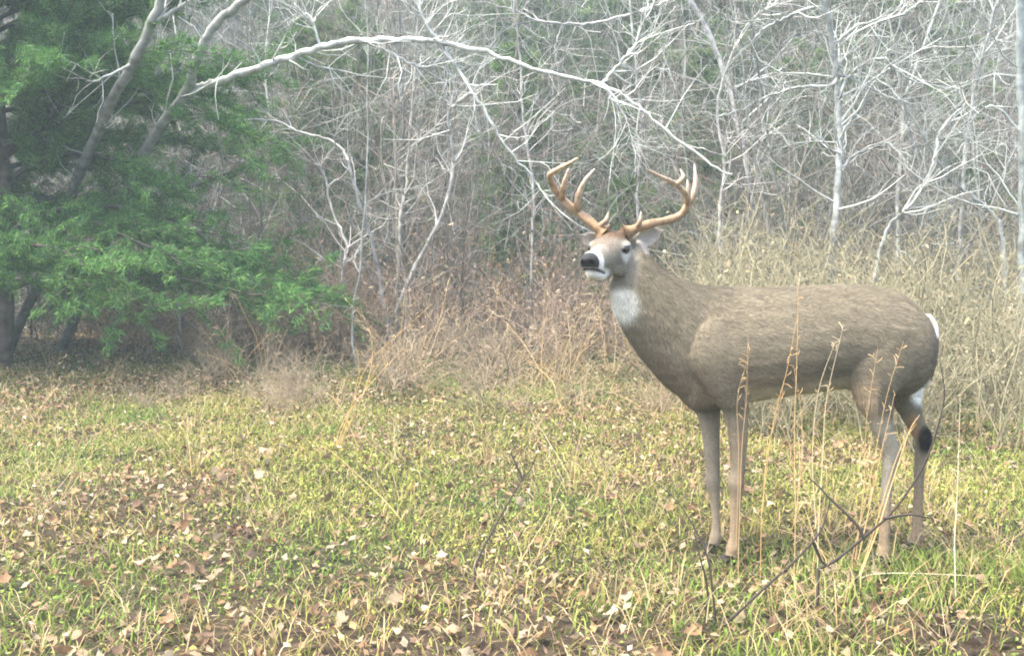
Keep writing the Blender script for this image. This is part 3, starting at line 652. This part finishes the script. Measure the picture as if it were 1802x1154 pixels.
# plan coordinates of each vertex on the animal
rel = wc - np.array((0, 0, CAM_H)); cy_, sy_ = math.cos(PITCH), math.sin(PITCH)
dep = rel[:, 1] * cy_ - rel[:, 2] * sy_; ux = rel[:, 0] / dep * FPX + CX; uy = CY - (rel[:, 1] * sy_ + rel[:, 2] * cy_) / dep * FPX; lat = wc[:, 1] - D0
hx = (wc - HC) @ fw; hy = (wc - HC) @ lf; hz = (wc - HC) @ upv
ss = lambda v, a, b: np.clip((v - a) / (b - a), 0, 1) ** 2 * (3 - 2 * np.clip((v - a) / (b - a), 0, 1))
def bl(cl, k, c_): return cl * (1 - k[:, None]) + np.array(c_) * k[:, None]
nz_ = vnoise(wc[:, 0] * 1 + 3 * wc[:, 1], wc[:, 2], .05, 61) * .5 + vnoise(wc[:, 0], wc[:, 2] + wc[:, 1], .18, 62) * .5
cl = np.tile(np.array((.180, .156, .114)), (nv, 1)) * (.86 + .28 * nz_)[:, None]
head = (hx > -.13) & (np.abs(hy) < .10) & (hz > -.14) & (hz < .12)
# darker back line, paler flank and belly, warm chest
cl = bl(cl, ss(uy, 560, 505) * .35 * (ux > 1180), (.150, .130, .098))
cl = bl(cl, ss(uy, 650, 698) * (ux > 1310) * (ux < 1545) * .75, (.40, .31, .21))
cl = bl(cl, ss(-no[:, 2], .55, .9) * (ux > 1300) * (ux < 1560) * (uy > 640) * .8, (.62, .58, .50))
cl = bl(cl, ss(ux, 1290, 1190) * ss(uy, 600, 690) * .4, (.20, .145, .105))
# throat patch
tk = np.exp(-(((ux - 1097) / 25) ** 2 + ((uy - 537) / 29) ** 2) ** 2) * (lat < .05)
cl = bl(cl, np.clip(tk * 1.25, 0, 1), (.66, .66, .60))
# legs: paler, tan below the knee; inside of the hind legs white
lg_ = uy > 725
cl = bl(cl, ss(uy, 715, 760) * .5, (.27, .215, .155)); cl = bl(cl, ss(uy, 840, 900) * .55, (.36, .26, .16))
cl = bl(cl, ss(uy, 715, 745) * (ux < 1280) * .35, (.34, .31, .25))
cl = bl(cl, ss(uy, 725, 750) * (1 - ss(uy, 860, 900)) * (ux > 1520) * (ux < 1585) * .55, (.38, .36, .30))
cl = bl(cl, np.clip(np.exp(-(((ux - 1617) / 19) ** 2 + ((uy - 676) / 32) ** 2) ** 2.5) * 1.6, 0, 1) * (lat > -.06), (.86, .87, .84))
cl = bl(cl, ss(ux, 1632, 1644) * (uy > 545) * (uy < 640) * .6, (.13, .11, .10))
tar = np.exp(-(((ux - 1628) / 13) ** 2 + ((uy - 772) / 23) ** 2) ** 2) * (lat > .03)
cl = bl(cl, np.clip(tar * 1.5, 0, 1), (.018, .015, .013))
cl = bl(cl, np.exp(-(((ux - 1606) / 10) ** 2 + ((uy - 752) / 22) ** 2)) * .7 * (lat > .03), (.34, .19, .09))
# face
hd = head * np.clip(ss(hz, -.135, -.10) + ss(hx, .02, .06), 0, 1)
cl = bl(cl, hd * .8, (.235, .215, .178))
cl = bl(cl, hd * ss(hz, .022, .055) * ss(hx, -.12, -.06) * (np.abs(hy) < .055) * .95, (.115, .072, .047))
eyr = np.exp(-(((hx + .004) / .036) ** 2 + ((hz + .008) / .031) ** 2) ** 2) * (np.abs(hy) > .035)
cl = bl(cl, hd * np.clip(eyr * 1.2, 0, 1), (.66, .64, .60))
lid = np.exp(-(((hx - .006) / .031) ** 2 + ((hz - .004 + .15 * hx) / .0145) ** 2) ** 3) * (np.abs(hy) > .035)
cl = bl(cl, hd * np.clip(lid * 1.3, 0, 1), (.03, .024, .02))
mid = np.exp(-((hx - .075) / .028) ** 2) * ss(hz, -.03, .0)
cl = bl(cl, hd * mid * .5, (.17, .13, .10))
cl = bl(cl, hd * ss(hx + .30 * (-.05 - hz), .138, .150), (.80, .79, .75))
cl = bl(cl, hd * ss(hx, .05, .10) * ss(-hz, .066, .078), (.82, .81, .78))
cl = bl(cl, hd * ss(hx, .085, .11) * ss(hz, -.02, -.006) * .6, (.30, .27, .24))
nose = hd * ss(hx - .22 * (hz + .045), .184, .190) * ss(hz, -.081, -.076)
cl = bl(cl, nose, (.045, .045, .048))
nos = hd * np.exp(-(((np.abs(hy) - .018) / .0085) ** 2 + ((hz + .060 + .25 * (np.abs(hy) - .018)) / .0075) ** 2) ** 2) * (hx > .17)
cl = bl(cl, np.clip(nos * 1.3, 0, 1), (.008, .008, .008))
mouth = hd * np.exp(-((hz + .083 + .05 * (.2 - hx)) / .0050) ** 2) * ss(hx, .09, .11)
cl = bl(cl, np.clip(mouth * 1.1, 0, 1), (.03, .025, .022))
# ears: inner white, back grey
er = (((wc - eb1) @ nrm(D(1166, 404, .03) - eb1)) > .012) & (ux > 1118) & (uy < 462) & (lat < .09) & (np.abs(hy) > .07) & (uy < 446)
er |= (((wc - eb2) @ nrm(D(1020, 414, 0) - eb2)) > .012) & (ux < 1048) & (uy < 446) & (hx < -.03)
cl = bl(cl, er * .85 * ss(-no[:, 1], -.1, .4), (.50, .45, .40))
cl = bl(cl, er * .8 * ss(no[:, 1], -.1, .3), (.20, .17, .14))
cl *= (.94 + .12 * np.random.default_rng(3).random(nv))[:, None]
ca = body_me.color_attributes.new('Col', 'FLOAT_COLOR', 'POINT'); cc = np.ones((nv, 4), np.float32); cc[:, :3] = cl; ca.data.foreach_set('color', cc.ravel())
body_me.materials.clear(); body_me.materials.append(M_fur); body_me.polygons.foreach_set('use_smooth', np.ones(len(body_me.polygons), bool))
buck = empty('deer', base)
tag(buck, 'antlered grey brown buck standing side on and turning its head to the camera', 'deer')
body_me.name = 'body'; add('body', body_me, None, buck)
# short coat
body_me.calc_loop_triangles(); nt_ = len(body_me.loop_triangles); tv = np.empty(nt_ * 3, np.int32); body_me.loop_triangles.foreach_get('vertices', tv); tv = tv.reshape(-1, 3)
ar = np.linalg.norm(np.cross(co[tv[:, 1]] - co[tv[:, 0]], co[tv[:, 2]] - co[tv[:, 0]]), axis=1); rf = np.random.default_rng(9)
NH = 170000; pick = rf.choice(nt_, NH, p=ar / ar.sum()); u1 = rf.random(NH); u2 = rf.random(NH); fl = u1 + u2 > 1; u1[fl] = 1 - u1[fl]; u2[fl] = 1 - u2[fl]
tri = tv[pick]; wgt = np.stack((1 - u1 - u2, u1, u2), 1)[..., None]
hp = (co[tri] * wgt).sum(1); hn = nrm((no[tri] * wgt).sum(1)); hc = (cl[tri] * wgt).sum(1)
hux = ux[tri[:, 0]]; huy = uy[tri[:, 0]]; hh = head[tri[:, 0]]; he = er[tri[:, 0]]
flow = np.tile(np.array((.92, 0, -.35)), (NH, 1)); nkm = (hux < 1225) | ((hux < 1290) & (huy < 560)); flow[nkm] = (.5, 0, -.85)
flow[huy > 700] = (.1, 0, -1); flow[hh] = -fw
flow = flow + rf.normal(0, .22, (NH, 3)); flow = nrm(flow - hn * (flow * hn).sum(1)[:, None])
hl = rf.uniform(.010, .020, NH); hl[nkm] *= 1.25; hl[hh] *= .4; hl[he] *= .5; hl[huy > 720] *= .55
hl[(nose > .3)[tri[:, 0]]] = .0008; hl[(tar > .3)[tri[:, 0]]] *= 1.8
d = nrm(flow + hn * rf.uniform(.12, .42, NH)[:, None]); s_ = nrm(np.cross(d, hn)) * .0011
V = np.stack((hp - s_ - hn * .001, hp + s_ - hn * .001, hp + d * hl[:, None]), 1).reshape(-1, 3)
C = np.repeat(hc * (rf.uniform(.62, 1.4, NH) * (.8 + .4 * vnoise(hp[:, 0] * 1.0 + hp[:, 1], hp[:, 2] * 2.2, .03, 71)))[:, None], 3, 0)
fur = add('coat', mesh_np('coat', V, np.arange(NH * 3).reshape(-1, 3), C), M_hair, buck); fur['kind'] = 'stuff'
# eyes
def ball(c_, r, sx=1.0):
    bm = bmesh.new(); bmesh.ops.create_uvsphere(bm, u_segments=20, v_segments=12, radius=r); me = bpy.data.meshes.new('eye'); bm.to_mesh(me); bm.free()
    for p in me.polygons: p.use_smooth = True
    return me
for sgn in (1, -1):
    o = add('eye', ball(None, .018), M_eye, buck); o.matrix_local = Matrix.Translation(Vector(Hd(.005, sgn * .0595, .004) - base)) @ Matrix(((fw[0], lf[0], upv[0], 0), (fw[1], lf[1], upv[1], 0), (fw[2], lf[2], upv[2], 0), (0, 0, 0, 1))) @ Matrix.Diagonal((1.3, 1, .78, 1))
# antlers
def antler(beam, tines, rb):
    par = Geo(); pts = spline([D(*p) for p in beam], 7); n = len(pts); f = np.linspace(0, 1, n)
    rad = rb * (1.25 * np.exp(-f * 40) + 1.0 * (1 - f) ** .55 + .10) * (1 + .06 * np.sin(f * 40)); V, F = tube(pts, rad, 10)
    tone = np.repeat(f, 10)[:, None]; ctone = np.array((.22, .13, .062)) * (1 - tone ** .9) + np.array((.56, .42, .29)) * tone ** .9
    par.put(V - base, F, ctone); ao = add('antler', par.mesh('antler', True), M_antler, buck)
    for t in tines:
        q = spline([D(*p) for p in t[0]], 6); k = np.argmin(np.linalg.norm(pts - q[0], axis=1)); q[0] = pts[k]
        m_ = len(q); ff = np.linspace(0, 1, m_); V, F = tube(q, t[1] * ((1 - ff) ** .6 + .12), 8)
        tn = np.repeat(ff, 8)[:, None]; cg_ = Geo(); cg_.put(V - base, F, np.array((.30, .18, .09)) * (1 - tn) + np.array((.70, .60, .48)) * tn); add('tine', cg_.mesh('tine', True), M_antler, ao)
    return ao
LA = -.06
antler([(1060, 409, LA), (1048, 398, LA), (1030, 383, LA + .02), (1005, 365, LA + .04), (985, 345, LA + .04), (971, 322, LA + .0), (968, 308, LA - .05), (982, 298, LA - .11), (1003, 287, LA - .16), (1017, 278, LA - .19)],
       [([(1052, 400, LA), (1066, 388, LA - .03), (1071, 373, LA - .04)], .010), ([(1015, 374, LA + .03), (1018, 345, LA + .0), (1030, 318, LA - .02), (1047, 297, LA - .03)], .013), ([(988, 350, LA + .03), (993, 325, LA + .0), (998, 308, LA - .02), (1001, 296, LA - .03)], .012)], .0165)
antler([(1101, 410, LA), (1118, 403, LA), (1145, 394, LA + .02), (1175, 388, LA + .05), (1198, 378, LA + .06), (1210, 362, LA + .03), (1207, 343, LA - .02), (1190, 325, LA - .09), (1165, 312, LA - .15), (1139, 299, LA - .20)],
       [([(1120, 402, LA), (1127, 388, LA - .03), (1128, 372, LA - .04)], .010), ([(1204, 372, LA + .05), (1219, 345, LA + .05), (1224, 320, LA + .05), (1222, 288, LA + .05)], .013), ([(1209, 355, LA + .02), (1211, 338, LA), (1210, 316, LA - .01)], .012), ([(1190, 325, LA - .09), (1202, 312, LA - .09), (1197, 297, LA - .09)], .009)], .0165)
# tail
rows = spline([(1630, 553, .0, 8), (1639, 570, .0, 10), (1642, 595, .0, 10), (1640, 630, .0, 9), (1634, 660, .0, 8), (1628, 682, .0, 4)], 5); tg = Geo()
cpts = np.array([D(r[0], r[1], r[2]) for r in rows]); ring = []
for q in range(len(cpts)):
    rr_ = rows[q, 3] * PXM; ring.append(cpts[q] + np.outer(np.cos(ANG) * rr_ * .75, (1, 0, 0)) + np.outer(np.sin(ANG) * rr_ * 2.3, (0, 1, 0)))
V, F = loft(ring); tcol = np.zeros((len(V), 3)); na = np.tile(np.cos(ANG), len(ring)); sa = np.abs(np.tile(np.sin(ANG), len(ring)))
tcol[:] = (.16, .125, .10); fz = np.repeat(np.linspace(0, 1, len(ring)), 24); wt = ((na < -.35) | ((sa > .7) & (fz < .38)) | (fz > .85)); tcol[wt] = (.76, .75, .72)
tme = bpy.data.meshes.new('tail'); tme.from_pydata((V - base).tolist(), [], F); ca = tme.color_attributes.new('Col', 'FLOAT_COLOR', 'POINT'); cc = np.ones((len(V), 4), np.float32); cc[:, :3] = tcol; ca.data.foreach_set('color', cc.ravel())
for p in tme.polygons: p.use_smooth = True
add('tail', tme, M_fur, buck)
# hooves: two cleaves each
def cleave():
    bm = bmesh.new(); rings_ = []
    for z, x0, x1, wy in ((0, -.032, .026, .014), (.02, -.026, .024, .0135), (.042, -.010, .022, .0115)):
        rings_.append([bm.verts.new((x0 if abs(a) < 1e-6 else x, y, z)) for a, x, y in ((0, x0, 0), (1, x0 * .45, wy), (2, x1 * .6, wy), (3, x1, wy * .4), (4, x1, -wy * .4), (5, x1 * .6, -wy), (6, x0 * .45, -wy))])
    for a, b in zip(rings_, rings_[1:]):
        for q in range(7): bm.faces.new((a[q], a[(q + 1) % 7], b[(q + 1) % 7], b[q]))
    bm.faces.new(rings_[0][::-1]); bm.faces.new(rings_[-1]); bmesh.ops.recalc_face_normals(bm, faces=bm.faces[:]); me = bpy.data.meshes.new('hoof'); bm.to_mesh(me); bm.free(); me.materials.append(M_hoof); return me
hm = cleave()
for (px, py, la) in ((1281, 989, -.09), (1250, 966, .08), (1544, 993, -.10), (1603, 964, .095)):
    p = D(px, py, la)
    for sgn in (-1, 1):
        o = add('hoof', hm, None, buck); o.location = Vector((p[0] - .004, p[1] + sgn * .0135, float(gz(p[0], p[1])) - .004)) - Vector(base); o.rotation_euler = (0, 0, sgn * .1)

# ------------------------------------------------------------------ dry stalks, dark twigs and sticks in the clearing
STR = (.48, .33, .17); STP = (.54, .44, .28)
def stalk(name, label, cat, paths, r0=.0028, colr=STR, seed=0, heads=True, matl=None, group=None):
    rng = np.random.default_rng(800 + seed); g = Geo(); low = None; parts = []
    for q, (ctrl, d) in enumerate(paths):
        pts = px_path(ctrl, d, rng, .02, 6)
        if q == 0:
            z = float(gz(pts[0][0], pts[0][1])); low = np.array((pts[0][0], pts[0][1], z)); pts = np.vstack((low - np.array((0, 0, .02)), pts)) if pts[0][2] > z else pts
            root = empty(name, low); tag(root, label, cat, group)
        gg = Geo(); V, F = tube(pts, np.linspace(r0, r0 * .3, len(pts)), 5); gg.put(V, F, np.array(colr) * rng.uniform(.85, 1.15))
        if heads: twigs(gg, rng, pts, np.full(len(pts), r0 * .6), 11, (.008, .04), colr, 0, 0, .5)
        add('stem', gg.mesh('stem', False, low), matl or M_twig, root)
    return root
gd = lambda py: FPX * CAM_H / (py - HORIZON)
stalk('dry_stalk', 'cluster of orange dry grass stems leaning right in mid clearing', 'grass stem',
      [([(590, 790), (615, 725), (648, 640), (700, 590), (760, 535)], gd(790)), ([(592, 790), (620, 735), (660, 650), (690, 610)], gd(790)), ([(596, 792), (640, 690), (655, 630), (650, 580)], gd(790)), ([(590, 792), (600, 750), (640, 690), (720, 600)], gd(790)), ([(598, 792), (622, 700), (632, 650), (625, 610)], gd(790))], .0026, (.58, .38, .16), 1)
stalk('dry_stalk', 'long fallen straw stem slanting down to the right in mid clearing', 'grass stem', [([(735, 955), (690, 895), (640, 845), (590, 800), (560, 780)], 5.0)], .003, (.62, .45, .20), 2, False)
stalk('dry_stalk', 'tall pale rust stem standing alone left of centre', 'grass stem', [([(455, 650), (452, 560), (462, 470), (478, 380)], gd(650)), ([(457, 650), (470, 540), (480, 470), (505, 400)], gd(650))], .004, (.50, .30, .18), 3)
stalk('dry_stalk', 'dry stem crossing the buck behind its shoulder', 'grass stem', [([(1400, 900), (1398, 760), (1402, 640), (1404, 520), (1398, 430)], 4.05), ([(1402, 900), (1412, 760), (1396, 640)], 4.05)], .0018, STR, 4)
stalk('dry_stalk', 'dry stem standing before the buck front legs', 'grass stem', [([(1300, 960), (1305, 800), (1314, 690), (1316, 590)], 4.1), ([(1296, 960), (1300, 800), (1298, 700), (1320, 620)], 4.1)], .0019, STR, 5)
stalk('dry_stalk', 'leaning orange stem crossing the buck belly', 'grass stem', [([(1340, 900), (1360, 750), (1385, 650), (1402, 560)], 4.15), ([(1342, 900), (1350, 800), (1378, 690)], 4.15)], .0019, (.56, .36, .16), 6)
stalk('dry_stalk', 'thin straw stems crossing the buck flank', 'grass stem', [([(1440, 930), (1448, 800), (1455, 700), (1485, 570)], 4.05), ([(1436, 930), (1430, 800), (1440, 690), (1470, 600)], 4.05)], .0018, STP, 7)
stalk('dry_stalk', 'group of straw stems crossing the buck hind thigh', 'grass stem', [([(1500, 980), (1530, 850), (1560, 700), (1590, 600)], 4.0), ([(1505, 985), (1520, 860), (1525, 740), (1545, 610)], 4.0), ([(1510, 985), (1550, 800), (1575, 690)], 4.0)], .0018, STR, 8)
stalk('dry_stalk', 'bright orange stem leaning beside the buck hind shank', 'grass stem', [([(1515, 1010), (1545, 930), (1570, 850), (1600, 760), (1618, 730)], 3.95), ([(1512, 1012), (1530, 960), (1580, 800), (1612, 745)], 3.95)], .0025, (.60, .40, .18), 9, False)
stalk('dry_stalk', 'pale bent straw lying level at lower right', 'grass stem', [([(1510, 1020), (1535, 1010), (1600, 1008), (1700, 1012), (1760, 1016)], 4.1)], .003, (.66, .58, .42), 10, False)
stalk('dry_stalk', 'faint upright pale stem near the right edge', 'grass stem', [([(1682, 1060), (1680, 950), (1684, 880), (1690, 700)], 3.95)], .0024, (.62, .58, .40), 11)
stalk('dry_stalk', 'thin pale stem curving up behind the centre grass', 'grass stem', [([(905, 680), (900, 655), (890, 630)], 9.3)], .004, (.60, .55, .46), 12, False)
DK = (.06, .05, .044)
stalk('dark_twig', 'dark forked twig rising from the grass left of the buck', 'twig', [([(835, 1000), (850, 965), (880, 910), (915, 850), (932, 828), (945, 800)], 4.05), ([(920, 845), (905, 810), (900, 795), (915, 775)], 4.05)], .0048, DK, 20, False)
stalk('dark_twig', 'long dark briar curving up past the buck hind leg to its rump', 'twig', [([(1440, 1000), (1470, 985), (1520, 945), (1575, 895), (1625, 820), (1652, 745), (1662, 690), (1655, 640)], 3.75), ([(1520, 945), (1505, 920), (1462, 878), (1440, 855), (1425, 842)], 3.75), ([(1555, 912), (1600, 905), (1640, 912)], 3.75)], .0058, DK, 21, False)
stalk('dark_twig', 'dark branching twig slanting up from the bottom right grass', 'twig', [([(1245, 1125), (1290, 1085), (1350, 1030), (1400, 985), (1440, 940), (1455, 905), (1462, 875)], 3.6), ([(1432, 955), (1445, 985), (1462, 1000)], 3.6)], .0055, DK, 22, False)
stalk('dark_twig', 'dark arching stem beside the buck front hooves', 'twig', [([(1262, 1120), (1255, 1050), (1245, 980), (1220, 925), (1190, 880), (1150, 845)], 3.6), ([(1240, 1110), (1245, 1040), (1232, 980), (1222, 940)], 3.6)], .0042, DK, 23, False)
stalk('dark_twig', 'short dark upright stub at the bottom centre', 'twig', [([(912, 1130), (912, 1090), (910, 1050)], 3.6)], .0045, DK, 24, False)
stalk('dark_twig', 'small dark twig leaning at the bottom right corner', 'twig', [([(1672, 1154), (1674, 1110), (1668, 1060), (1655, 1030)], 3.5), ([(1780, 1154), (1770, 1100), (1765, 1070)], 3.5)], .0035, DK, 25, False)
stalk('dark_twig', 'thin dark stem standing right of the forked twig', 'twig', [([(1000, 1010), (1010, 970), (1022, 930)], 4.2)], .003, DK, 26, False)
stalk('fallen_stick', 'dark stick lying on the ground by the cedar trunk', 'stick', [([(-30, 640), (10, 636), (40, 648), (100, 650)], 10.6)], .02, DK, 27, False)
stalk('fallen_stick', 'pale broken stick lying in the bottom right litter', 'stick', [([(1450, 1150), (1480, 1130), (1510, 1105)], 3.7)], .005, (.5, .46, .42), 28, False)
rk = np.random.default_rng(55)
def zone2(x, y):
    px = CX + x / y * FPX
    return 'on the left side' if px < 450 else 'left of centre' if px < 850 else 'just left of the buck' if px < 1220 else 'around the buck legs' if px < 1640 else 'right of the buck'
lb5, gr5 = 'loose tuft of straw coloured stems in the rough grass', 'straw tufts in the grass'
def tuft(seed):
    rng = np.random.default_rng(seed); root = empty('straw_tuft', (0, 0, 0)); tag(root, lb5, 'grass tuft', gr5)
    for q in range(rng.integers(5, 9)):
        pts = wander(rng, (rng.normal(0, .03), rng.normal(0, .03), -.01), (rng.normal(0, .45), rng.normal(0, .45), 1), rng.uniform(.18, .5), 6, .10, -.02)
        g = Geo(); V, F = tube(pts, np.linspace(.0018, .0007, 7), 4); g.put(V, F, np.array(STR if rng.random() < .6 else STP) * rng.uniform(.8, 1.1)); twigs(g, rng, pts, np.full(7, .001), 4, (.02, .06), STP, 0, 0, .6); add('stem', g.mesh('stem'), M_twig, root)
    return root
ptf = [tuft(900 + q) for q in range(6)]; utf = [False] * 6
for q in range(110):
    x, y = in_view(1, rk, 3.3, 10.5, .1, 1.2); x = float(x[0]); y = float(y[0])
    if q % 2 and x < 0: x = -x
    put(ptf, utf, q % 6, x, y, rk.uniform(0, 6.28), rk.uniform(.5, 1.1) * (.6 if y < 4.2 else 1), 'loose tuft of straw coloured stems in the ' + ('front' if y < 4.4 else 'middle' if y < 7 else 'far') + ' grass ' + zone2(x, y), 'straw tufts in the ' + ('front' if y < 4.4 else 'middle' if y < 7 else 'far') + ' grass ' + zone2(x, y))

utf2 = [True] * 6
for q in range(44):
    y = rk.uniform(8.8, 12.2); x = rk.uniform(-.24, .12) * y if q < 30 else rk.uniform(.12, .4) * y; hl_ = 'nearer' if y < 10.4 else 'farther'
    o = put(ptf, utf2, q % 6, x, y, rk.uniform(0, 6.28), rk.uniform(1.2, 2.1), hl_ + ' clump of tall tan dead stems at the thicket foot ' + zone(x, y), hl_ + ' tall stem clumps ' + zone(x, y))
    o.name = 'tall_stem_clump'

# ------------------------------------------------------------------ damp winter air
hz_bm = bmesh.new(); bmesh.ops.create_cube(hz_bm, size=1)
for v in hz_bm.verts: v.co = (v.co.x * 124, 31 + v.co.y * 84, 14 + v.co.z * 36)
hme = bpy.data.meshes.new('haze'); hz_bm.to_mesh(hme); hz_bm.free()
hmat = bpy.data.materials.new('haze'); hmat.use_nodes = True; t = hmat.node_tree; t.nodes.remove(t.nodes['Principled BSDF'])
pv = t.nodes.new('ShaderNodeVolumePrincipled'); pv.inputs['Color'].default_value = (.78, .98, 1, 1); pv.inputs['Density'].default_value = .0056; pv.inputs['Anisotropy'].default_value = .2
t.links.new(pv.outputs[0], t.nodes['Material Output'].inputs['Volume'])
hzo = add('haze', hme, hmat); tag(hzo, 'thin pale haze in the damp winter air', kind='stuff')
